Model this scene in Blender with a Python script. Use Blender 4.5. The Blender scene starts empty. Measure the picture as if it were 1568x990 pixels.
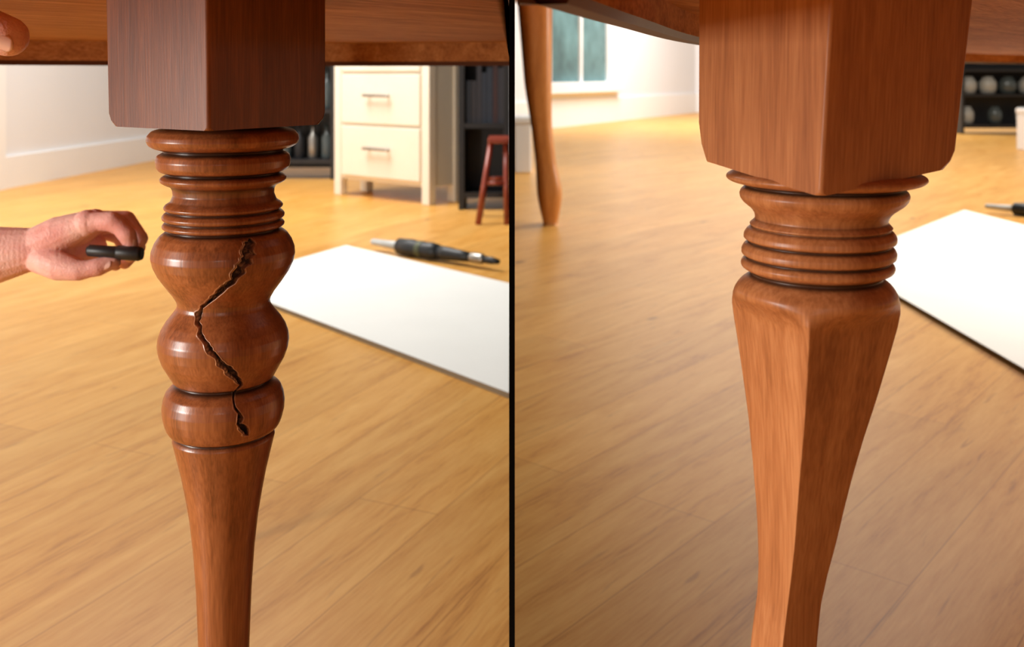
import bpy, math, random
import numpy as np
from mathutils import Vector, Matrix
random.seed(4)
S = bpy.context.scene
S.view_settings.view_transform = 'Standard'
S.view_settings.look = 'None'
COL = S.collection

# ------------------------------------------------------------------ helpers
def empty(name, loc=(0,0,0)):
    e = bpy.data.objects.new(name, None); e.location = loc; e.empty_display_size = .05
    COL.objects.link(e); return e

def mesh_obj(name, verts, faces, mat=None, smooth=False, parent=None, fm=None):
    me = bpy.data.meshes.new(name)
    me.from_pydata([tuple(v) for v in verts], [], [tuple(f) for f in faces]); me.update()
    ob = bpy.data.objects.new(name, me); COL.objects.link(ob)
    if mat is not None:
        for m in (mat if isinstance(mat, (list, tuple)) else [mat]): me.materials.append(m)
    if fm is not None: me.polygons.foreach_set('material_index', fm)
    if smooth: me.polygons.foreach_set('use_smooth', [True]*len(me.polygons))
    if parent: ob.parent = parent
    return ob

def bevel(ob, w=.003, seg=2):
    m = ob.modifiers.new('bevel', 'BEVEL'); m.width = w; m.segments = seg; m.limit_method = 'ANGLE'
    return ob

def box(name, x0, x1, y0, y1, z0, z1, mat, parent=None, bv=0.0, M=None):
    v = [(x0,y0,z0),(x1,y0,z0),(x1,y1,z0),(x0,y1,z0),(x0,y0,z1),(x1,y0,z1),(x1,y1,z1),(x0,y1,z1)]
    if M is not None: v = [tuple(M @ Vector(p)) for p in v]
    f = [(0,3,2,1),(4,5,6,7),(0,1,5,4),(1,2,6,5),(2,3,7,6),(3,0,4,7)]
    ob = mesh_obj(name, v, f, mat, parent=parent)
    if bv: bevel(ob, bv)
    return ob

def prism(name, pts, z0, z1, mat, parent=None, bv=0.0):
    n = len(pts)
    v = [(x,y,z0) for x,y in pts] + [(x,y,z1) for x,y in pts]
    f = [tuple(reversed(range(n))), tuple(range(n,2*n))] + [(i,(i+1)%n,n+(i+1)%n,n+i) for i in range(n)]
    ob = mesh_obj(name, v, f, mat, parent=parent)
    if bv: bevel(ob, bv)
    return ob

def tube(name, pts, mat, parent=None, nseg=24, squash=1.0):
    """lathe along a 3-D path: pts = [((x,y,z), r), ...]"""
    P = [Vector(p) for p,_ in pts]; n = len(P); vs = []; fs = []
    for i in range(n):
        d = (P[min(i+1,n-1)] - P[max(i-1,0)])
        if d.length < 1e-9: d = Vector((0,0,1))
        d.normalize()
        a = Vector((0,0,1)) if abs(d.z) < .9 else Vector((0,1,0))
        u = d.cross(a).normalized(); w = d.cross(u).normalized()
        for k in range(nseg):
            t = 2*math.pi*k/nseg
            vs.append(P[i] + (u*math.cos(t) + w*math.sin(t)*squash)*pts[i][1])
    for i in range(n-1):
        for k in range(nseg):
            k2 = (k+1)%nseg
            fs.append((i*nseg+k, (i+1)*nseg+k, (i+1)*nseg+k2, i*nseg+k2))
    fs.append(tuple(range(nseg))); fs.append(tuple(reversed(range((n-1)*nseg, n*nseg))))
    ob = mesh_obj(name, vs, fs, mat, parent=parent)
    for p in ob.data.polygons: p.use_smooth = len(p.vertices) == 4
    return ob

# ------------------------------------------------------------------ materials
def newmat(name):
    m = bpy.data.materials.new(name); m.use_nodes = True
    nt = m.node_tree; b = nt.nodes['Principled BSDF']
    return m, nt, b
def plain(name, col, rough=.5, metal=0, noise=.06, scale=30, spec=.5, bump=0, **kw):
    m, nt, b = newmat(name)
    tc = nt.nodes.new('ShaderNodeTexCoord'); n = nt.nodes.new('ShaderNodeTexNoise')
    n.inputs['Scale'].default_value = scale; n.inputs['Detail'].default_value = 4
    nt.links.new(tc.outputs['Object'], n.inputs['Vector'])
    r = nt.nodes.new('ShaderNodeValToRGB')
    r.color_ramp.elements[0].position = .3; r.color_ramp.elements[1].position = .7
    r.color_ramp.elements[0].color = tuple(max(0,c*(1-noise)) for c in col)+(1,)
    r.color_ramp.elements[1].color = tuple(min(1,c*(1+noise)) for c in col)+(1,)
    nt.links.new(n.outputs['Fac'], r.inputs['Fac']); nt.links.new(r.outputs['Color'], b.inputs['Base Color'])
    b.inputs['Roughness'].default_value = rough; b.inputs['Metallic'].default_value = metal
    b.inputs['Specular IOR Level'].default_value = spec
    if bump:
        bp = nt.nodes.new('ShaderNodeBump'); bp.inputs['Strength'].default_value = bump
        bp.inputs['Distance'].default_value = .001
        nt.links.new(n.outputs['Fac'], bp.inputs['Height']); nt.links.new(bp.outputs['Normal'], b.inputs['Normal'])
    for k, v in kw.items(): b.inputs[k.replace('_',' ')].default_value = v
    return m

def skin_mat():
    m, nt, b = newmat('skin'); N = nt.nodes.new; L = nt.links.new
    tc = N('ShaderNodeTexCoord')
    n = N('ShaderNodeTexNoise'); n.inputs['Scale'].default_value = 28; n.inputs['Detail'].default_value = 3; L(tc.outputs['Object'], n.inputs['Vector'])
    r = N('ShaderNodeValToRGB'); r.color_ramp.elements[0].position = .35; r.color_ramp.elements[1].position = .65
    r.color_ramp.elements[0].color = (.76,.34,.29,1); r.color_ramp.elements[1].color = (.92,.56,.48,1)
    L(n.outputs['Fac'], r.inputs['Fac']); L(r.outputs['Color'], b.inputs['Base Color'])
    v = N('ShaderNodeTexVoronoi'); v.inputs['Scale'].default_value = 500; L(tc.outputs['Object'], v.inputs['Vector'])
    n2 = N('ShaderNodeTexNoise'); n2.inputs['Scale'].default_value = 110; n2.inputs['Detail'].default_value = 4; n2.inputs['Distortion'].default_value = 1.5; L(tc.outputs['Object'], n2.inputs['Vector'])
    ad = N('ShaderNodeMath'); ad.operation = 'MULTIPLY_ADD'; ad.inputs[1].default_value = 3.0; L(n2.outputs['Fac'], ad.inputs[0]); L(v.outputs['Distance'], ad.inputs[2])
    bp = N('ShaderNodeBump'); bp.inputs['Strength'].default_value = .3; bp.inputs['Distance'].default_value = .0008
    L(ad.outputs[0], bp.inputs['Height']); L(bp.outputs['Normal'], b.inputs['Normal'])
    b.inputs['Roughness'].default_value = .5; b.inputs['Subsurface Weight'].default_value = .12
    b.inputs['Subsurface Scale'].default_value = .01; b.inputs['Specular IOR Level'].default_value = .35
    return m

def wood(name, dark, mid, light, scale=(90,90,5), rot=(0,0,0), rough=.33, coat=.3, attrs=False, bump=.12, fine=1.0, spec=.5):
    m, nt, b = newmat(name); N = nt.nodes.new; L = nt.links.new
    tc = N('ShaderNodeTexCoord'); mp = N('ShaderNodeMapping')
    mp.inputs['Rotation'].default_value = rot
    L(tc.outputs['Object'], mp.inputs['Vector'])
    sc = N('ShaderNodeVectorMath'); sc.operation = 'MULTIPLY'; sc.inputs[1].default_value = scale
    L(mp.outputs['Vector'], sc.inputs[0])
    n1 = N('ShaderNodeTexNoise'); n1.inputs['Scale'].default_value = 1; n1.inputs['Detail'].default_value = 6
    n1.inputs['Roughness'].default_value = .6; n1.inputs['Distortion'].default_value = .6
    L(sc.outputs[0], n1.inputs['Vector'])
    sc2 = N('ShaderNodeVectorMath'); sc2.operation = 'MULTIPLY'; sc2.inputs[1].default_value = tuple(s*f for s, f in zip(scale, (9,9,7)))
    L(mp.outputs['Vector'], sc2.inputs[0])
    n2 = N('ShaderNodeTexNoise'); n2.inputs['Scale'].default_value = fine; n2.inputs['Detail'].default_value = 3
    L(sc2.outputs[0], n2.inputs['Vector'])
    mx = N('ShaderNodeMix'); mx.data_type = 'FLOAT'; mx.inputs['Factor'].default_value = .40
    L(n1.outputs['Fac'], mx.inputs['A']); L(n2.outputs['Fac'], mx.inputs['B'])
    r = N('ShaderNodeValToRGB'); e = r.color_ramp.elements
    e[0].position = .35; e[0].color = dark+(1,); e[1].position = .65; e[1].color = light+(1,)
    k = e.new(.5); k.color = mid+(1,)
    L(mx.outputs['Result'], r.inputs['Fac']); col = r.outputs['Color']
    if attrs:
        at = N('ShaderNodeAttribute'); at.attribute_name = 'glaze'  # darkens the wood in the profile grooves
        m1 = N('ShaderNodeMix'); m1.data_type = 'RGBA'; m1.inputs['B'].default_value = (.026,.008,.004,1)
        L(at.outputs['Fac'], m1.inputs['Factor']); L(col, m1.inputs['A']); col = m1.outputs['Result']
        at2 = N('ShaderNodeAttribute'); at2.attribute_name = 'crack'
        nn = N('ShaderNodeTexNoise'); nn.inputs['Scale'].default_value = 260; nn.inputs['Detail'].default_value = 3
        L(tc.outputs['Object'], nn.inputs['Vector'])
        rr = N('ShaderNodeValToRGB'); rr.color_ramp.elements[0].position = .48; rr.color_ramp.elements[0].color = (.045,.016,.007,1)
        rr.color_ramp.elements[1].position = .66; rr.color_ramp.elements[1].color = (.34,.15,.07,1)
        L(nn.outputs['Fac'], rr.inputs['Fac'])
        m2 = N('ShaderNodeMix'); m2.data_type = 'RGBA'
        L(at2.outputs['Fac'], m2.inputs['Factor']); L(col, m2.inputs['A']); L(rr.outputs['Color'], m2.inputs['B'])
        col = m2.outputs['Result']
        at3 = N('ShaderNodeAttribute'); at3.attribute_name = 'raw'
        m3 = N('ShaderNodeMix'); m3.data_type = 'RGBA'; m3.inputs['B'].default_value = (.70,.42,.24,1)
        L(at3.outputs['Fac'], m3.inputs['Factor']); L(col, m3.inputs['A']); col = m3.outputs['Result']
        mr = N('ShaderNodeMapRange'); mr.inputs['To Min'].default_value = rough; mr.inputs['To Max'].default_value = .9
        L(at2.outputs['Fac'], mr.inputs['Value']); L(mr.outputs['Result'], b.inputs['Roughness'])
    else: b.inputs['Roughness'].default_value = rough
    L(col, b.inputs['Base Color'])
    bp = N('ShaderNodeBump'); bp.inputs['Strength'].default_value = bump; bp.inputs['Distance'].default_value = .001
    L(mx.outputs['Result'], bp.inputs['Height']); L(bp.outputs['Normal'], b.inputs['Normal'])
    b.inputs['Coat Weight'].default_value = 0 if attrs else coat
    b.inputs['Coat Roughness'].default_value = .25
    b.inputs['Specular IOR Level'].default_value = spec
    return m

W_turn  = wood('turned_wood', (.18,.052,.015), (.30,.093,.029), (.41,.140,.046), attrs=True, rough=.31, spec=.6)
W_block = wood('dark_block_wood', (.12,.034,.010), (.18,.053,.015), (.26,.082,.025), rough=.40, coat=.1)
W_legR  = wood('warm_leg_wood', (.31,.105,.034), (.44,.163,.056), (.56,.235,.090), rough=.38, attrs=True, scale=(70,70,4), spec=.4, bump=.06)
W_blkR  = wood('warm_block_wood', (.31,.105,.034), (.44,.163,.056), (.56,.235,.090), rough=.44, scale=(70,70,4), coat=0, spec=.4, bump=.06)
W_table = wood('table_wood', (.28,.10,.03), (.46,.185,.056), (.62,.29,.10), scale=(5,45,45), rot=(0,0,-.9), rough=.7, coat=0, spec=.1)
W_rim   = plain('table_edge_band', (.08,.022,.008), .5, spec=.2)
W_orange = wood('orange_leg_wood', (.52,.19,.045), (.66,.27,.07), (.74,.33,.10), scale=(30,30,3), rough=.35)
W_stool = wood('stool_wood', (.22,.03,.012), (.30,.045,.02), (.36,.06,.03), scale=(30,30,5))
M_wall = plain('wall_paint', (.80,.81,.83), .8, noise=.01, scale=2)
M_front = plain('wall_paint_tan', (.14,.10,.075), .8, noise=.02, scale=2)
M_trim = plain('trim_paint', (.88,.88,.87), .5, noise=.01, scale=3)
M_white = plain('cream_paint', (.84,.79,.67), .45, noise=.02, scale=6)
M_board = plain('white_laminate', (.90,.90,.86), .6, noise=.015, scale=5, spec=.2)
M_bedge = plain('board_edge', (.22,.17,.11), .7)
M_black = plain('black_paint', (.012,.012,.014), .5)
M_divider = plain('partition_black', (.004,.004,.004), .9, spec=.1)
M_metal = plain('brushed_metal', (.35,.33,.30), .35, metal=.9)
M_rubber = plain('black_rubber', (.010,.012,.014), .45)
M_olive = plain('olive_band', (.07,.08,.035), .5)
M_clear = plain('clear_plastic', (.50,.51,.49), .25)
M_glass = plain('bottle_glass', (.07,.085,.085), .2)
M_jar = plain('jar_white', (.36,.36,.33), .4)
M_pane = plain('window_pane', (.10,.20,.21), .12, noise=.5, scale=2.2)
M_skin = skin_mat()
M_nail = plain('nail', (.90,.58,.50), .3)

def floor_mat(name, angle):
    m, nt, b = newmat(name); N = nt.nodes.new; L = nt.links.new
    tc = N('ShaderNodeTexCoord'); mp = N('ShaderNodeMapping'); mp.inputs['Rotation'].default_value = (0,0,math.radians(-angle))
    L(tc.outputs['Object'], mp.inputs['Vector'])          # x' runs along the boards
    def noise(sc, det, dist=0, rough=.55):
        s = N('ShaderNodeVectorMath'); s.operation = 'MULTIPLY'; s.inputs[1].default_value = sc
        L(mp.outputs['Vector'], s.inputs[0]); n = N('ShaderNodeTexNoise'); n.inputs['Scale'].default_value = 1
        n.inputs['Detail'].default_value = det; n.inputs['Distortion'].default_value = dist; n.inputs['Roughness'].default_value = rough
        L(s.outputs[0], n.inputs['Vector']); return n
    a = noise((1.8,14,1), 6, 1.6); c = noise((16,210,1), 5, .3, .7)
    mx = N('ShaderNodeMix'); mx.data_type = 'FLOAT'; mx.inputs['Factor'].default_value = .42
    L(a.outputs['Fac'], mx.inputs['A']); L(c.outputs['Fac'], mx.inputs['B'])
    r = N('ShaderNodeValToRGB'); e = r.color_ramp.elements
    e[0].position = .30; e[0].color = (.42,.165,.028,1); e[1].position = .64; e[1].color = (.78,.43,.120,1)
    k = e.new(.44); k.color = (.66,.315,.066,1)
    L(mx.outputs['Result'], r.inputs['Fac'])
    br = N('ShaderNodeTexBrick'); br.inputs['Scale'].default_value = 1; br.inputs['Brick Width'].default_value = 1.3
    br.inputs['Row Height'].default_value = .14; br.inputs['Mortar Size'].default_value = .0010; br.inputs['Mortar Smooth'].default_value = .3
    br.inputs['Color1'].default_value = (.92,.91,.90,1); br.inputs['Color2'].default_value = (1.04,1.04,1.04,1); br.inputs['Mortar'].default_value = (.66,.58,.50,1)
    L(mp.outputs['Vector'], br.inputs['Vector'])
    ml = N('ShaderNodeMix'); ml.data_type = 'RGBA'; ml.blend_type = 'MULTIPLY'; ml.inputs['Factor'].default_value = 1
    L(r.outputs['Color'], ml.inputs['A']); L(br.outputs['Color'], ml.inputs['B'])
    # dark pore streaks
    st = noise((6,75,1), 4, .8)
    sr = N('ShaderNodeValToRGB'); sr.color_ramp.elements[0].position = .62; sr.color_ramp.elements[0].color = (0,0,0,1)
    sr.color_ramp.elements[1].position = .72; sr.color_ramp.elements[1].color = (.45,.45,.45,1)
    L(st.outputs['Fac'], sr.inputs['Fac'])
    ms = N('ShaderNodeMix'); ms.data_type = 'RGBA'; ms.inputs['B'].default_value = (.26,.10,.022,1)
    L(sr.outputs['Color'], ms.inputs['Factor']); L(ml.outputs['Result'], ms.inputs['A'])
    # knots
    s = N('ShaderNodeVectorMath'); s.operation = 'MULTIPLY'; s.inputs[1].default_value = (3.0,8.0,1)
    L(mp.outputs['Vector'], s.inputs[0])
    vo = N('ShaderNodeTexVoronoi'); vo.inputs['Scale'].default_value = 1; L(s.outputs[0], vo.inputs['Vector'])
    kr = N('ShaderNodeValToRGB'); kr.color_ramp.elements[0].position = .04; kr.color_ramp.elements[0].color = (.85,.85,.85,1)
    kr.color_ramp.elements[1].position = .13; kr.color_ramp.elements[1].color = (0,0,0,1)
    L(vo.outputs['Distance'], kr.inputs['Fac'])
    sp = N('ShaderNodeSeparateColor'); L(vo.outputs['Color'], sp.inputs['Color'])
    th = N('ShaderNodeMath'); th.operation = 'GREATER_THAN'; th.inputs[1].default_value = .78; L(sp.outputs[0], th.inputs[0])
    mu = N('ShaderNodeMath'); mu.operation = 'MULTIPLY'; L(th.outputs[0], mu.inputs[0]); L(kr.outputs['Color'], mu.inputs[1])
    mk = N('ShaderNodeMix'); mk.data_type = 'RGBA'; mk.inputs['B'].default_value = (.12,.045,.014,1)
    L(mu.outputs[0], mk.inputs['Factor']); L(ms.outputs['Result'], mk.inputs['A'])
    L(mk.outputs['Result'], b.inputs['Base Color'])
    b.inputs['Roughness'].default_value = .36; b.inputs['Specular IOR Level'].default_value = .13
    return m

# ------------------------------------------------------------------ room
fx = [-4.2, 0, 12]; fv = []
for z in (0,-.05):
    for y in (-1.9,18.2):
        for x in fx: fv.append((x,y,z))
mesh_obj('floor', fv, [(0,1,4,3),(1,2,5,4),(6,9,10,7),(7,10,11,8),(0,6,7,1),(1,7,8,2),(3,4,10,9),(4,5,11,10),(0,3,9,6),(2,8,11,5)],
   [floor_mat('laminate_floor_a', 66), floor_mat('laminate_floor_b', 50)], fm=[0,1,0,1,0,1,0,1,0,1])
def wall_seg(name, p, q, h, th, mat, z0=0, off=0):
    d = Vector((q[0]-p[0], q[1]-p[1])); d.normalize(); n = Vector((-d.y, d.x))
    a = Vector(p)+n*off; b_ = Vector(q)+n*off; c = b_+n*th; e = a+n*th
    return prism(name, [tuple(a),tuple(b_),tuple(c),tuple(e)], z0, h, mat)
# left bay
wl0, wl1 = (-3.30,1.6), (-2.74,8.25)
wall_seg('wall_left', wl0, wl1, 2.6, .1, M_wall)
wall_seg('baseboard_left', wl0, wl1, .185, -.018, M_trim)
wall_seg('wall_back', (-2.74,8.25), (-.003,8.25), 2.6, .1, M_wall)
wall_seg('baseboard_back', (-2.74,8.25), (-.003,8.25), .185, -.018, M_trim)
def onwall(s): return (wl0[0]+(wl1[0]-wl0[0])*s, wl0[1]+(wl1[1]-wl0[1])*s)
wall_seg('trim_1', onwall(.56), onwall(.612), 2.2, -.03, M_trim, z0=.0)
# unseen wall behind the photographer, put in to block frontal sky light
box('wall_front', -1.0, 11.9, -1.85, -1.75, 0, 2.6, M_front)
# added black sheet copying the diptych's divider bar, no real wall between the bays
box('wall_partition', -.0021, .0021, .72, 17.4, 0, 2.6, M_divider)
# right bay
wr0, wr1 = (.003,11.34), (3.25,17.37)
wall_seg('wall_right_bay', wr0, wr1, 2.6, .1, M_wall)
wall_seg('baseboard_right_bay', wr0, wr1, .34, -.02, M_trim)
wall_seg('wall_far', wr1, (11.9,17.37), 2.6, .1, M_wall)
wall_seg('baseboard_far', wr1, (11.9,17.37), .34, -.02, M_trim)
# window
D = (Vector(wr1)-Vector(wr0)); Lw = D.length; D.normalize(); Nn = Vector((D.y,-D.x))
def wpt(s, o): v = Vector(wr0)+D*s+Nn*o; return (v.x, v.y)
def wbox(name, s0, s1, z0, z1, o0, o1, mat, par): 
    return prism(name, [wpt(s0,o0), wpt(s0,o1), wpt(s1,o1), wpt(s1,o0)], z0, z1, mat, parent=par, bv=.006)
win = empty('window_1', (wpt(1.6,0)[0], wpt(1.6,0)[1], 1.0))
wp = []
s0, s1, zb, zt = .95, 2.75, .57, 1.75
wp.append(wbox('pane', s0, s1, zb, zt, .004, .012, M_pane, None))
for nm,a,b_,c,d in [('frame_a',s0-.14,s0,zb-.02,zt+.14),('frame_b',s1,s1+.22,zb-.02,zt+.14),('frame_top',s0-.14,s1+.16,zt,zt+.14),
                    ('mullion',(s0+s1)/2-.03,(s0+s1)/2+.03,zb,zt)]:
    wp.append(wbox(nm,a,b_,c,d,.003,.05,M_trim,None))
wp.append(wbox('sill', s0-.2, s1+.45, zb-.14, zb, .003, .12, M_trim, None))
for o in wp: o.parent = win; o.matrix_parent_inverse = Matrix.Translation(win.location).inverted()

# ------------------------------------------------------------------ lathe with per-row centre
def gsmooth(a, sig):
    k = np.arange(-int(4*sig)-1, int(4*sig)+2); w = np.exp(-.5*(k/sig)**2); w /= w.sum()
    return np.convolve(np.pad(a, len(k)//2, mode='edge'), w, 'valid')
def grid_mesh(name, X, Y, Z, attrs, mat, parent):
    R, N = X.shape
    verts = np.stack([X,Y,Z], -1).reshape(-1,3)
    i = np.arange(R-1)[:,None]*N; j = np.arange(N)[None,:]; j2 = (j+1)%N
    F = np.stack([i+j, i+N+j, i+N+j2, i+j2], -1).reshape(-1,4)
    faces = F.tolist(); faces.append(list(range((R-1)*N, R*N))); 
    me = bpy.data.meshes.new(name); me.from_pydata(verts.tolist(), [], faces); me.update()
    for k, v in attrs.items():
        a = me.attributes.new(k, 'FLOAT', 'POINT'); a.data.foreach_set('value', v.reshape(-1).astype(np.float32))
    me.polygons.foreach_set('use_smooth', [True]*len(me.polygons)); me.materials.append(mat)
    ob = bpy.data.objects.new(name, me); COL.objects.link(ob); ob.parent = parent
    return ob

H = .66
# ---- left table leg: profile in drawing units (u = 0.4153 mm), level 115 = 0.66 m above floor
uL = .4153e-3; YL = .623; XL = -441*uL
prof = [(191,60),(196,100),(199,110),(206,116.5),(213,118),(220,115),(225,107),(229,91),(232,94),(236,102),(244,104.5),(254,103),(260,98),
 (264,84),(267,93),(271,98),(276,97),(280,90),(283,82),(288,79),(296,78),(303,81),(306,82),(308,85),(310,89),(314,92.5),(318,91),(320.5,83),
 (323,91),(328,95),(333,94),(335.5,85),(338,92),(342,95),(346,93.5),(349.5,83),(352,91),(358,99),(368,106),(380,110.5),(390,111.3),(402,108.5),
 (416,101.5),(432,90),(446,79),(456,73),(462,71.5),(468,73),(476,79),(488,89),(500,96.5),(512,100.8),(522,101.7),(534,100),(548,95),(560,88),
 (570,82),(577,78),(580.5,70),(584,76),(588,83),(594,89),(604,93),(616,94.8),(628,94),(640,91),(648,88),(654,84),(658,74),(661,77),(666,79.5),
 (690,73.5),(720,66),(750,60),(790,53),(840,47.3),(900,43),(990,39.3),(1100,37.5),(1300,37),(1450,40),(1560,47),(1630,54),(1670,52),(1704.2,42)]
pp = np.array([a for a,_ in prof], float); pr = np.array([b for _,b in prof], float)*.956
def profile_sample(pp, pr, lo, hi, last, sig=1.0):
    g = np.arange(lo, last+.01, 1.0); r = gsmooth(np.interp(g, pp, pr), sig); r[:2] = pr[0]
    big = gsmooth(np.interp(g, pp, pr), 6); gl = np.clip((big-r-.3)/4.0, 0, 1); gl = gsmooth(gl, 1.0)  # darker where the radius dips below its smoothed profile
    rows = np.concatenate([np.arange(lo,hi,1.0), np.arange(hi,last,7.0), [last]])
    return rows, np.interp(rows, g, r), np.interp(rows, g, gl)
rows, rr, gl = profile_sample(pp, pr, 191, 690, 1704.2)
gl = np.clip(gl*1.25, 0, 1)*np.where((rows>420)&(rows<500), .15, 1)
# denser columns on the side that carries the split
dens = np.linspace(0,2*math.pi,4001); wgt = 1+3.2*np.exp(-((dens-math.pi-math.radians(13))/.58)**4)
cum = np.concatenate([[0],np.cumsum((wgt[1:]+wgt[:-1])/2)]); cum /= cum[-1]
N = 700
ang = np.interp(np.linspace(0,1,N,endpoint=False), cum, dens)-math.pi
A, P = np.meshgrid(ang, rows); Rm = np.repeat(rr[:,None], N, 1); G = np.repeat(gl[:,None], N, 1)
crack = [(40,354,.8),(38.5,359,5.0),(36.5,364,9.0),(35.5,371,9.8),(33.5,379,9.0),(30.5,386,7.2),(28.5,394,7.2),(25.5,402,6.2),(23.5,411,3.6),(17,420,4.4),(11,430,3.0),(5,438,3.2),(-3,448,1.9),(-9.9,454,1.7),
 (-12,461,2.6),(-15,467,4.8),(-14,475,2.2),(-8,480,1.6),(-7,488,2.8),(-1.7,496,1.7),(2,503,3.0),(5,511,3.8),(10.5,519,2.4),(13,528,4.0),(19,537,6.0),(21.4,545,6.8),(27,554,5.6),(31,561,4.2),(34.5,568,1.3),
 (28,581,.8),(26,590,.8),(26.7,598,.8),(30,605,1.2),(31.5,614,4.0),(29.5,621,2.0),(32,627,5.0),(36,634,5.6),(39.5,641,.6)]
rng = np.random.RandomState(7)
kn = np.arange(340, 670, 3.6); nA = rng.uniform(-1,1,len(kn)); nB = rng.uniform(-1,1,len(kn))
U = Rm*A; V = P
best = np.full(U.shape, 99.0); side = np.zeros(U.shape); wid = np.zeros(U.shape)
jl = np.interp(V+.25*U, kn, nA); jr = np.interp(V-.25*U, kn, nB)
for (a0,p0,w0),(a1,p1,w1) in zip(crack[:-1], crack[1:]):
    r0 = np.interp(p0, rows, rr); r1 = np.interp(p1, rows, rr)
    ax, ay, bx, by = r0*math.radians(a0), p0, r1*math.radians(a1), p1
    dx, dy = bx-ax, by-ay; t = np.clip(((U-ax)*dx+(V-ay)*dy)/(dx*dx+dy*dy), 0, 1)
    ex, ey = U-ax-t*dx, V-ay-t*dy
    sd = np.where(U > ax+t*dx, 1.0, -1.0); base_w = w0+(w1-w0)*t
    hw = base_w*(1+.34*np.where(sd>0, jl, jr))+.15
    d = np.hypot(ex, ey)-hw; up = d < best
    best = np.where(up, d, best); side = np.where(up, sd, side); wid = np.where(up, base_w, wid)
inside = np.clip((.5-best)/1.0, 0, 1)
# steep broken wall on the right, torn sloping shelf of raw wood on the left
shelfw = np.clip(wid*.6, 0, 4.8)
on_shelf = (side<0)*np.clip((best+shelfw)/1.2, 0, 1)*inside*np.clip((wid-1.8)/1.8, 0, 1)
deep = np.clip((.4-best)/2.0, 0, 1)*(1-.82*on_shelf)
lip = np.clip(1-np.abs(best-1.2)/1.1, 0, 1)*(V>356)*(V<645)*np.where(side>0,.5,1)*np.clip(wid/4,0,1)
raw = np.clip(on_shelf*(.66+.34*np.sin(V*.9+U*.7)) + .5*lip, 0, .92)
Rc = Rm - inside*1.0 - deep*13 + lip*1.0 + 1.0*on_shelf*np.sin(V*1.1+U*.9)
leg_tab = empty('dining_table', (-.3,.85,.70))
def keep(o, par):
    o.parent = par; o.matrix_parent_inverse = Matrix.Translation(par.location).inverted(); return o
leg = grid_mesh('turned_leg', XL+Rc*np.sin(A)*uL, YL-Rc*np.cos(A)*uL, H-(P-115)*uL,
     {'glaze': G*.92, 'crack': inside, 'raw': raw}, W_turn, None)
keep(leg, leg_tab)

def leg_copy(name, x, y, sc, par, mat, top=.71):
    g = np.concatenate([np.arange(191,690,4.0), np.arange(690,1704,25.0), [1704.2]])
    r = np.interp(g, rows, rr)*uL*sc; n = 48; a = np.linspace(0,2*math.pi,n,endpoint=False)
    AA, ZZ = np.meshgrid(a, H-(g-115)*uL); RR = np.repeat(r[:,None], n, 1)
    o = grid_mesh(name, x+RR*np.sin(AA), y-RR*np.cos(AA), ZZ, {'glaze': RR*0, 'crack': RR*0}, mat, None); keep(o, par)
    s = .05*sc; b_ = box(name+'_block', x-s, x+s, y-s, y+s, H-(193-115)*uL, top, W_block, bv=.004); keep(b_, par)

# ---- square blocks
def block(name, u, Yc, phi, mat, par, Cfn, Rfn, bot, cham_start, cut, bw=3.0, ptop=-8):
    """phi: angle of front vertex from -Y toward +X (deg). per corner: [front,right,back,left]"""
    vs = []; fs = []
    angs = [phi, phi+90, phi+180, phi+270]
    def ring(pl, rl, bwid):
        out = []
        for k in range(4):
            p = pl[k]; R = Rfn(p)*1.0; C = Cfn(p)
            a = math.radians(angs[k])
            b1 = bwid+rl[k]
            for s in (-1, -.5, 0, .5, 1):
                ins = b1*(.72+.28*s*s)
                rx = (R-ins)*math.sin(a) + s*b1*math.cos(a); ry = -(R-ins)*math.cos(a) + s*b1*math.sin(a)
                out.append(((C+rx)*u, Yc+ry*u, H-(p-115)*u))
        return out
    rings = [ring([ptop]*4, [0]*4, bw), ring([60]*4, [0]*4, bw), ring(cham_start, [0]*4, bw),
             ring([c+(b-c)*.55 for c,b in zip(cham_start,bot)], [c*.35 for c in cut], bw), ring([b-1.5 for b in bot], cut, bw), ring(bot, [c+2 for c in cut], bw)]
    n = 20
    for r in rings: vs += r
    for i in range(len(rings)-1):
        for k in range(n):
            fs.append((i*n+k, (i+1)*n+k, (i+1)*n+(k+1)%n, i*n+(k+1)%n))
    c = len(vs); m = min(bot)
    vs.append((Cfn(m)*u, Yc, H-(m-115)*u)); last = (len(rings)-1)*n
    for k in range(n): fs.append((last+k, c, last+(k+1)%n))
    fs.append(tuple(range(n)))
    o = mesh_obj(name, vs, fs, mat); keep(o, par); return o
block('leg_block', uL, YL, 11.5, W_block, leg_tab, lambda p: -449+ (p-100)*.01, lambda p: 163-(p-13)*.012, [191.5]*4, [184,172,172,172], [2,12,12,12], ptop=-8.5)

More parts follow.
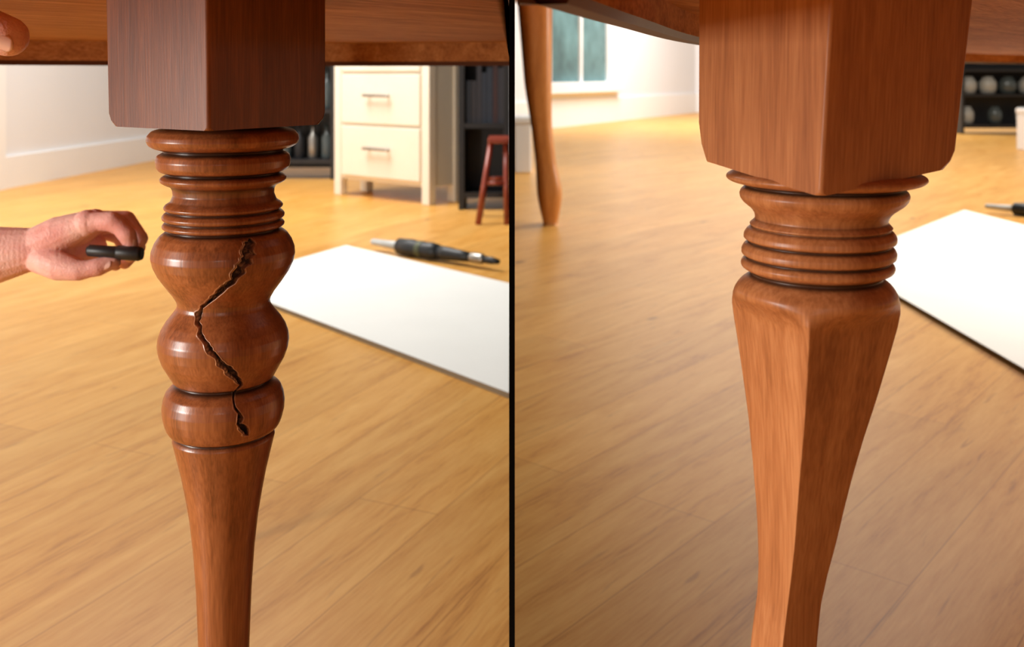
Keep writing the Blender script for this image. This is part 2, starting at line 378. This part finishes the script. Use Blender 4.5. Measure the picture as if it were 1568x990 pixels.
# ---- table tops
def table_top(name, pts, zu, zr, ztop, rim, par, band=.007):
    n = len(pts); c = Vector((sum(p[0] for p in pts)/n, sum(p[1] for p in pts)/n))
    inner = []
    for i in range(n):
        a = Vector(pts[i-1]); b_ = Vector(pts[i]); d = Vector(pts[(i+1)%n])
        if abs(b_.x) < .0052:
            inner.append((b_.x, b_.y+math.copysign(rim*1.15, c.y-b_.y))); continue
        t = (d-a).normalized(); nn = Vector((-t.y, t.x))
        if nn.dot(c-b_) < 0: nn = -nn
        q = b_+nn*rim; inner.append((q.x, q.y))
    O0 = [(x,y,ztop) for x,y in pts]; O1 = [(x,y,zr+.006) for x,y in pts]
    I00 = [((x*.8+a*.2),(y*.8+b_*.2),zr) for (x,y),(a,b_) in zip(pts, inner)]
    I0 = [(x*.12+a*.88,y*.12+b_*.88,zr) for (x,y),(a,b_) in zip(pts, inner)]
    Ib = [(x,y,zr+band) for x,y in inner]
    I1 = [(x,y,zu) for x,y in inner]
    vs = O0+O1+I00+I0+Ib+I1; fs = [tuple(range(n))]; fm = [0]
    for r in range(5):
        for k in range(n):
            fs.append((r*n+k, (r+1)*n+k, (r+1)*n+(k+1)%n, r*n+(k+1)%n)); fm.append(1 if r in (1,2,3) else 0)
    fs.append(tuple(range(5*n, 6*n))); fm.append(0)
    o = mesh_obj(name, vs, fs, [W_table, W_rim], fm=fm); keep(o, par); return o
cx, cy, cr = -.27, .82, .74
EG = .0024
pts = []
a0 = math.acos((-EG-cx)/cr)
for i in range(97):
    a = a0 + (2*math.pi-2*a0)*i/96
    pts.append((cx+cr*math.cos(a), cy+cr*math.sin(a)))
table_top('table_top', pts, .7105, .6745, .735, .02, leg_tab)
leg_copy('side_leg', -.88, .80, .8, leg_tab, W_turn, .7105)
leg_copy('rear_leg', -.405, 1.36, .45, leg_tab, W_turn, .7105)

# ---- right table
tabR = empty('dining_table', (.9,1.1,.70))
ctrl = [(EG,.335),(.05,.50),(.15,.81),(.35,1.25),(.7,1.77),(1.12,2.2),(1.6,2.28),(2.0,1.85),(2.12,1.1),(1.75,.35),(1.0,.06),(.3,.05),(EG,.09)]
def catmull(P, n=8):
    out = []
    for i in range(len(P)-1):
        p0 = Vector(P[max(i-1,0)]); p1 = Vector(P[i]); p2 = Vector(P[i+1]); p3 = Vector(P[min(i+2,len(P)-1)])
        for k in range(n):
            t = k/n
            q = .5*((2*p1)+(p2-p0)*t+(2*p0-5*p1+4*p2-p3)*t*t+(3*p1-p0-3*p2+p3)*t**3); out.append((max(q.x,EG), q.y))
    out.append(P[-1]); return out
ptsR = catmull(ctrl)
table_top('table_top', ptsR, .705, .685, .73, .016, tabR, band=.004)
uR = .3308e-3; YR = .4962
blR = lambda p: np.interp(p, [-20,13,240,290], [489,487,474,471])
blRR = lambda p: np.interp(p, [-20,13,240,290], [202,200,188,186])
block('leg_block', uR, YR, -17.3, W_blkR, tabR, lambda p: float(blR(p)), lambda p: float(blRR(p)), [278,254,250,251], [270,226,195,190], [3,17,16,17], bw=3, ptop=-20)
profR = [(240,60),(256,112),(260,128),(264,147),(268,154),(273,155),(278,148),(281.5,130),(284,118),(287,124),(291,129),(297,131),(304,129),(310,124),(315,117),(320,110),
 (326,105),(331,103),(336,102),(341,107),(345,112),(347.5,103),(350,112),(358,117.5),(366,118),(371.5,107),(374,115),(382,119.5),(390,119),(395.5,108),(398,116),(404,119),
 (410,117),(414,109),(418,101),(422,102),(425,108),(430,115),(436,120.5),(444,125.5),(454,128.5),(466,129.5),(2120,129.5)]
Rs_k = [(400,230),(440,180),(452,150),(458,132),(466,124),(490,120.4),(520,114),(560,105.5),(600,97),(660,84),(720,73),(770,65),(820,58),(870,51),(915,47),(978,48),(1040,49),(1150,48),(1300,44),(1700,37),(1950,40),(2050,50),(2090,48),(2110,42)]
C_k = [(230,481),(262,480),(305,475),(385,468),(440,463),(490,461.7),(600,455),(720,443.7),(820,436),(900,426),(978,416),(1100,408),(1300,398),(1700,386),(2110,380)]
gR = np.arange(240, 2110.1, 1.0)
ra = gsmooth(np.interp(gR, [a for a,_ in profR], [b*.953 for _,b in profR]), 1.0); ra[:2] = 60
bigR = gsmooth(np.interp(gR, [a for a,_ in profR], [b*.953 for _,b in profR]), 6)
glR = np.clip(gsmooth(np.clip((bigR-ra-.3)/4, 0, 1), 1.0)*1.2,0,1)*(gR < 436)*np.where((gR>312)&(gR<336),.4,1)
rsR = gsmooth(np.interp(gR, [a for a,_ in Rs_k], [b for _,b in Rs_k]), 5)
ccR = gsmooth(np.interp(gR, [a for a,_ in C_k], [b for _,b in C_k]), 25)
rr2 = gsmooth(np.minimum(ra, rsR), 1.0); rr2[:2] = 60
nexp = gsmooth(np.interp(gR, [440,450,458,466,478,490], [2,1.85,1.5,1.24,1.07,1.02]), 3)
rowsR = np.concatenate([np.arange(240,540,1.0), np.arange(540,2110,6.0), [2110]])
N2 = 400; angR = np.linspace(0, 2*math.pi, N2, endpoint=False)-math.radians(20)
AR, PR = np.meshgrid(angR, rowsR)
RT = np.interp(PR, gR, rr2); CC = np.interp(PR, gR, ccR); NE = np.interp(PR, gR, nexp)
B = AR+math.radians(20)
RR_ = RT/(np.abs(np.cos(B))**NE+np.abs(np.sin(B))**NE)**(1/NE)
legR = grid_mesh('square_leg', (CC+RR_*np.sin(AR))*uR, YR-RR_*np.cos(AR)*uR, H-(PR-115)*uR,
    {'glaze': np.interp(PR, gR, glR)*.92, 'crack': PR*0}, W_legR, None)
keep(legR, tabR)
leg_copy('side_leg', 1.95, 1.1, .8, tabR, W_turn, .705)
leg_copy('near_leg', 1.45, .45, .8, tabR, W_turn, .705)
leg_copy('rear_leg', 1.45, 2.0, .8, tabR, W_turn, .705)

# ------------------------------------------------------------------ rear dining-table leg in right bay, held by an added console on the divider
con = empty('console_table', (.16,4.0,1.0))
uc = 2.87e-3; ck = [(-8,819,29),(25,820,27),(130,824,22),(190,829,17),(250,836,16.5),(285,841,20),(297,842,20.5),(320,842.5,17),(338,843,12.5),(345,843,11)]
g = np.arange(-8, 345.1, 3.0); g[-1] = 345
cc = gsmooth(np.interp(g,[k[0] for k in ck],[k[1] for k in ck]),3); cr_ = gsmooth(np.interp(g,[k[0] for k in ck],[k[2] for k in ck]),2)
a = np.linspace(0,2*math.pi,64,endpoint=False); AA,ZZ = np.meshgrid(a,g); R_ = np.repeat(cr_[:,None],64,1)
R_ = R_*.95/np.maximum(np.abs(np.cos(AA))**3.2+np.abs(np.sin(AA))**3.2, 1e-6)**(1/3.2)
zf = H-(ZZ-115)*uc; zf -= zf.min()
o = grid_mesh('leg_1', (np.repeat(cc[:,None],64,1)-784+R_*np.sin(AA))*uc, 4.33-R_*np.cos(AA)*uc, zf, {}, W_orange, None); keep(o, con)
keep(box('top', .0045, .34, 3.2, 4.46, 1.012, 1.04, W_orange, bv=.005), con)
keep(box('wall_cleat', .0045, .03, 3.25, 4.40, .985, 1.012, W_orange), con)

# ------------------------------------------------------------------ chest of drawers
def chest(loc, yaw, w, d, h):
    e = empty('chest_of_drawers', loc); e.rotation_euler = (0,0,yaw)
    P = []
    P.append(box('body', .012, w-.012, .015, d, .09, h-.03, M_white, bv=.004))
    P.append(box('top', -.015, w+.015, -.02, d+.01, h-.03, h, M_white, bv=.006))
    for i,(x,y) in enumerate([(0,0),(w-.055,0),(0,d-.05),(w-.055,d-.05)]):
        P.append(box('leg_%d'%(i+1), x, x+.055, y, y+.05, 0, h-.03, M_white, bv=.004))
    zs = [(.115,.385),(.40,.665),(.68,h-.05)]
    for i,(a_,b_) in enumerate(zs):
        P.append(box('drawer_%d'%(i+1), .065, w-.065, -.004, .02, a_, b_, M_white, bv=.004))
        zc = (a_+b_)/2+.02
        P.append(tube('handle_%d'%(i+1), [((w/2-.10,-.030,zc),.007),((w/2-.09,-.034,zc),.008),((w/2+.09,-.034,zc),.008),((w/2+.10,-.030,zc),.007)], M_metal, nseg=12))
        for k in (-1,1):
            P.append(tube('handle_post_%d%s'%(i+1,'a' if k<0 else 'b'), [((w/2+k*.075,-.034,zc),.006),((w/2+k*.075,-.002,zc),.006)], M_metal, nseg=10))
    for o in P: o.parent = e
    return e
chest((-.986,5.43,0), math.radians(-40), .74, .24, .92)

# ------------------------------------------------------------------ shelves / dark furniture
def bottle(x, y, z, r, h, mat, par, nm):
    o = tube(nm, [((x,y,z),r*.9),((x,y,z+.01),r),((x,y,z+h*.6),r),((x,y,z+h*.75),r*.5),((x,y,z+h*.8),r*.36),((x,y,z+h),r*.36)], mat, nseg=16)
    keep(o, par)
def jar(x, y, z, r, h, mat, par, nm):
    o = tube(nm, [((x,y,z),r*.6),((x,y,z+h*.08),r*.85),((x,y,z+h*.35),r),((x,y,z+h*.65),r),((x,y,z+h*.85),r*.75),((x,y,z+h*.9),r*.6),((x,y,z+h),r*.6)], mat, nseg=18)
    keep(o, par)
def shelf(name, x0,x1,y0,y1,h,zs,par_bottles, mats, fn=bottle):
    e = empty(name, ((x0+x1)/2,(y0+y1)/2,0))
    for i,x in enumerate((x0,x1-.03)):
        keep(box('side_%d'%(i+1), x, x+.03, y0, y1, 0, h, M_black, bv=.003), e)
    keep(box('back', x0+.03, x1-.03, y1-.015, y1, .05, h, M_black), e)
    for i,z in enumerate(zs):
        keep(box('shelf_%d'%(i+1), x0+.03, x1-.03, y0, y1-.015, z, z+.025, M_black), e)
    k = 0
    for (z, r, hh, n, mi) in par_bottles:
        for j in range(n):
            k += 1
            fn(x0+.03+r+.01+(x1-x0-.08-2*r)*j/max(n-1,1), (y0+y1)/2-.03, z+.025, r, hh, mats[(j+mi)%len(mats)], e, 'bottle_%d'%k)
    return e
shelf('bottle_shelf', -1.80,-1.12, 6.2,6.5, 1.25, [.10,.42,.78,1.2], [(.10,.035,.22,7,0),(.42,.035,.25,6,1),(.78,.04,.3,6,0)], [M_glass, M_black, M_metal])
shelf('bookcase', -.262,-.012, 4.80,5.05, 1.25, [.06,.40,.8,1.2], [], [M_black])
e = bpy.data.objects['bookcase']
x = -.225
i = 0
while x < -.06:
    w = random.uniform(.02,.035); i += 1
    keep(box('book_%d'%i, x, x+w-.002, 4.83, 5.0, .425, .425+random.uniform(.2,.29), plain('book_cover_%d'%i, random.choice([(.03,.03,.04),(.02,.03,.05),(.05,.02,.02)]), .5)), e)
    x += w
shelf('jar_shelf', 5.05,6.9, 11.0,11.35, .98, [.08,.42,.70,.93], [(.08,.08,.2,6,1),(.42,.095,.2,8,0)], [M_jar, M_jar, M_glass], fn=jar)

# small step stool
st = empty('step_stool', (-.06,4.45,.2))
keep(box('seat', -.108,-.012, 4.36,4.56, .355,.38, W_stool, bv=.006), st)
def stick(nm, a, b_, r, mat, par, r2=None):
    keep(tube(nm, [(a,r),(b_,r2 or r)], mat, nseg=12), par)
stick('leg_1', (-.095,4.39,.357), (-.150,4.33,0), .012, W_stool, st, .014)
stick('leg_2', (-.095,4.53,.357), (-.150,4.59,0), .012, W_stool, st, .014)
stick('leg_3', (-.028,4.39,.357), (-.022,4.33,0), .012, W_stool, st, .014)
stick('leg_4', (-.028,4.53,.357), (-.022,4.59,0), .012, W_stool, st, .014)
stick('rung_1', (-.122,4.36,.18), (-.027,4.36,.18), .009, W_stool, st)
stick('rung_2', (-.122,4.56,.18), (-.027,4.56,.18), .009, W_stool, st)

# storage boxes
def sbox(x0,x1,y0,y1,h):
    e = empty('storage_box', ((x0+x1)/2,(y0+y1)/2,0))
    keep(box('bin', x0+.006, x1-.006, y0+.006, y1-.006, 0, h-.05, M_trim, bv=.01), e)
    keep(box('lid', x0, x1, y0, y1, h-.05, h, M_trim, bv=.01), e)
sbox(.008,.136,6.6,7.0,.38)
sbox(4.47,5.0,8.25,8.7,.37)

# ------------------------------------------------------------------ white panels on floor
def panel(pts):
    o = prism('white_panel', pts, 0, .012, [M_board, M_bedge], bv=0)
    for p in o.data.polygons: p.material_index = 0 if abs(p.normal.z) > .5 else 1
    return o
Sy = 1.1538
panel([(-.006,1.733*Sy),(-.006,2.645*Sy),(-.633,3.24*Sy),(-.93,2.66*Sy)])
panel([(1.13,1.62*Sy),(2.32,2.5*Sy),(2.18,4.09*Sy),(1.14,2.98*Sy)])

# ------------------------------------------------------------------ power tool on floor
def tool(p, q):
    p = Vector(p); q = Vector(q); d = (q-p).normalized(); L_ = (q-p).length
    e = empty('rotary_tool', (p+q)/2)
    def seg(nm, a, prof_, mat, sq=1):
        keep(tube(nm, [(tuple(p+d*(t*L_)), r) for t,r in prof_], mat, nseg=24), e)
    seg('clear_guard', 0, [(0,.007),(.01,.012),(.12,.014),(.22,.016),(.235,.012)], M_clear)
    seg('grip', 0, [(.225,.018),(.24,.029),(.34,.032),(.42,.028),(.50,.031),(.56,.026)], M_rubber)
    seg('band', 0, [(.40,.0295),(.41,.0305),(.43,.0305),(.44,.0295)], M_olive)
    seg('barrel', 0, [(.55,.024),(.62,.024),(.72,.020),(.80,.016)], M_rubber)
    seg('collar', 0, [(.79,.013),(.81,.018),(.88,.018),(.90,.013)], M_metal)
    seg('tip', 0, [(.89,.012),(.95,.013),(1.0,.008)], M_rubber)
    return e
tool((-.53,3.70,.032), (-.045,3.30,.032))
tool((2.27,4.70,.032), (2.66,4.32,.032))

# ------------------------------------------------------------------ hands
def capsule_mesh(name, chains, blobs, conv, mat, voxel, parent, smooth_it=6):
    """chains: list of lists of (x,y,d,r); swept spheres fused with voxel remesh"""
    vs = []; fs = []
    def ico(c, r):
        nu, nv = 14, 9; base = len(vs)
        vs.append(c+Vector((0,0,r)))
        for i in range(1,nv):
            th = math.pi*i/nv
            for k in range(nu):
                ph = 2*math.pi*k/nu; vs.append(c+Vector((math.sin(th)*math.cos(ph),math.sin(th)*math.sin(ph),math.cos(th)))*r)
        vs.append(c-Vector((0,0,r))); lastv = len(vs)-1
        for k in range(nu):
            fs.append((base, base+1+k, base+1+(k+1)%nu))
            for i in range(nv-2):
                a_ = base+1+i*nu; fs.append((a_+k, a_+nu+k, a_+nu+(k+1)%nu, a_+(k+1)%nu))
            a_ = base+1+(nv-2)*nu; fs.append((a_+k, lastv, a_+(k+1)%nu))
    for ch in chains:
        pts_ = [conv(*c) for c in ch]
        for (p0,r0),(p1,r1) in zip(pts_[:-1], pts_[1:]):
            n = max(2, int((p1-p0).length/(min(r0,r1)*.22)))
            for k in range(n+1):
                t = k/n; ico(p0.lerp(p1,t), r0+(r1-r0)*t)
    for b_ in blobs:
        p0, r0 = conv(*b_); ico(p0, r0)
    o = mesh_obj(name, vs, fs, mat, smooth=True)
    m = o.modifiers.new('fuse','REMESH'); m.mode = 'VOXEL'; m.voxel_size = voxel; m.use_smooth_shade = True
    s = o.modifiers.new('soft','SMOOTH'); s.factor = .5; s.iterations = smooth_it
    keep(o, parent); return o
def nail(p, n, t, L_, w, par, nm):
    n = Vector(n).normalized(); t = Vector(t).normalized(); b_ = n.cross(t)
    vs = []; fs = []
    for i in range(7):
        for k in range(7):
            x = (i/6-.5)*2; y = (k/6-.5)*2
            X_ = x*math.sqrt(1-.5*y*y); Y_ = y*math.sqrt(1-.5*x*x)
            vs.append(Vector(p)+t*X_*L_/2+b_*Y_*w/2 - n*(w*.28*Y_*Y_))
    for i in range(6):
        for k in range(6): fs.append((i*7+k,i*7+k+1,(i+1)*7+k+1,(i+1)*7+k))
    o = mesh_obj(nm, vs, fs, M_nail, smooth=True); m = o.modifiers.new('t','SOLIDIFY'); m.thickness = .0008; m.offset = 0
    keep(o, par)
person = empty('person', (-.5,1.0,.48))
uh = 1.0/1500
def convA(x,y,d,r): return Vector(((x-794)*uh, 1.0+d*uh, H-(y-115)*uh)), r*uh
chA = [
 [(-420,480,40,70),(-200,432,20,62),(-60,404,5,52),(10,389,0,42),(60,381,2,32),(95,373,8,32)],          # forearm -> wrist
 [(60,381,2,31),(100,360,0,29),(143,343,-6,19),(147,340,-8,20.5)],      # index metacarpal
 [(62,383,10,30),(105,361,20,30),(147,342,20,20)],
 [(62,385,20,28),(100,370,42,28),(140,349,44,19)],
 [(62,388,25,26),(95,380,58,26),(128,363,66,18)],
 [(70,393,5,26),(105,397,20,26),(135,387,40,22)],     # heel of palm
 [(147,341,-8,19),(167,337,-12,14.5),(187,337,-14,15.5),(200,345,-15,13.2),(211,357,-16,13.8),(215,367,-15,11.6),(217,378,-14,11)],      # index
 [(147,343,22,18),(170,340,24,14.5),(193,341,24,15.5),(206,354,22,12.6),(217,368,18,13),(213,382,12,11),(206,393,8,10.5)],      # middle
 [(140,350,50,17.5),(163,352,52,14),(184,358,52,15),(195,372,48,12),(204,386,44,12.5),(190,407,28,10.5)],      # ring
 [(128,364,74,16),(148,369,74,12.5),(166,374,72,13),(182,397,58,11.5),(170,413,42,10)],        # little
 [(78,392,-6,26),(110,403,-20,22),(143,408,-29,15.5),(158,406,-29,13.2),(172,403,-28,14),(184,399,-25,12),(193,397,-22,10.8)],  # thumb
]
capsule_mesh('right_hand_and_forearm', chA, [], convA, M_skin, .0012, person, 3)
p_, _ = convA(186,397,-35.5,1); nail(p_, (.15,-.85,.5), (1,.1,.1), .012, .010, person, 'thumb_nail')
p_, _ = convA(224,370,-21.5,1); nail(p_, (.75,-.65,.1), (.05,0,-1), .010, .009, person, 'index_nail')
mk = empty('marker_pen', tuple(convA(190,384,-18,1)[0]))
def mp_(x,y,r,d=-24): v,_ = convA(x,y,d,1); return (tuple(v), r*uh)
keep(tube('barrel', [mp_(154,379,6),mp_(157,379,8.8),mp_(200,382,9.4),mp_(201,382,9.0)], M_rubber, nseg=20), mk)
keep(tube('cap', [mp_(199,382,9.6),mp_(201,382,11),mp_(232,384,10.8),mp_(237,384,8.7)], M_rubber, nseg=20), mk)

uh2 = .62/1500
def convB(x,y,d,r): return Vector(((x-784)*uh2, .62+d*uh2, H-(y-115)*uh2)), r*uh2
chB = [
 [(-900,560,180,110),(-560,330,120,95),(-330,190,60,75),(-270,150,50,68)],
 [(-300,160,50,66),(-230,120,30,62),(-180,110,40,50)],
 [(-260,125,10,50),(-160,62,-5,42),(-85,30,-5,36),(-25,40,-5,33),(15,56,-5,31)],      # thumb reaching the underside
 [(-260,150,80,48),(-180,130,110,36),(-150,150,140,30),(-180,185,140,26)],
 [(-265,165,60,48),(-178,185,90,36),(-155,215,125,30),(-190,240,120,26)],
 [(-275,190,40,46),(-195,235,65,34),(-178,262,100,28),(-210,280,95,25)],
 [(-280,215,30,42),(-225,275,45,30),(-215,300,78,25),(-240,312,75,22)],
]
capsule_mesh('left_hand_and_forearm', chB, [], convB, M_skin, .0018, person, 4)
p_, _ = convB(22,68,-34,1); nail(p_, (.2,-.9,-.35), (.9,.1,-.35), .013, .012, person, 'left_thumb_nail')

# ------------------------------------------------------------------ camera
cam = bpy.data.cameras.new('camera'); co = bpy.data.objects.new('camera', cam); COL.objects.link(co)
co.location = (0,0,H); co.rotation_euler = (math.radians(90),0,0)
cam.sensor_width = 36; cam.lens = 1500/1568*36; cam.shift_y = -380/1568; cam.clip_start = .02; cam.clip_end = 60
cam.dof.use_dof = True; cam.dof.focus_distance = .60; cam.dof.aperture_fstop = 12.0
S.camera = co

# ------------------------------------------------------------------ light
w = bpy.data.worlds.new('world'); S.world = w; w.use_nodes = True
bg = w.node_tree.nodes['Background']; bg.inputs['Color'].default_value = (1,.93,.84,1); bg.inputs['Strength'].default_value = .46
def area(name, loc, tgt, size, power, col=(1,1,1), sy=None):
    l = bpy.data.lights.new(name,'AREA'); l.energy = power; l.size = size; l.color = col
    if sy: l.shape = 'RECTANGLE'; l.size_y = sy
    o = bpy.data.objects.new(name, l); COL.objects.link(o); o.location = loc
    o.rotation_euler = (Vector(tgt)-Vector(loc)).to_track_quat('-Z','Y').to_euler(); return o
area('window_light', (-1.9,-.20,.68), (0,.6,.42), .5, 42, (1,.96,.90))
area('ceiling_light_a', (-1.6,4.4,2.9), (-1.4,4.8,0), 1.6, 150, (1,.98,.95))  # unseen overhead fill, added to brighten the left bay background
area('ceiling_light_b', (2.6,6,3.2), (2.6,6.5,0), 2.5, 175, (1,.95,.88))  # added fill above the right bay, no ceiling fixture there
area('ceiling_light_c', (3.0,12.5,3.4), (3.0,13,0), 3, 310)  # unseen fill added overhead to keep the far walls bright
area('side_light', (3.3,3.3,1.25), (.5,1.3,0), .8, 85, (1,.92,.80))  # added out of view to lift the floor under the right table
area('front_light', (.05,-1.0,.85), (-.25,.6,.45), .18, 1.2, (1,.95,.9))  # small unseen lamp, kept only for glints on the leg wood
area('ceiling_light_d', (-.9,-.9,2.4), (-.5,1.2,0), 1.2, 10, (1,.95,.88))  # added overhead fill on the camera side, no real fixture
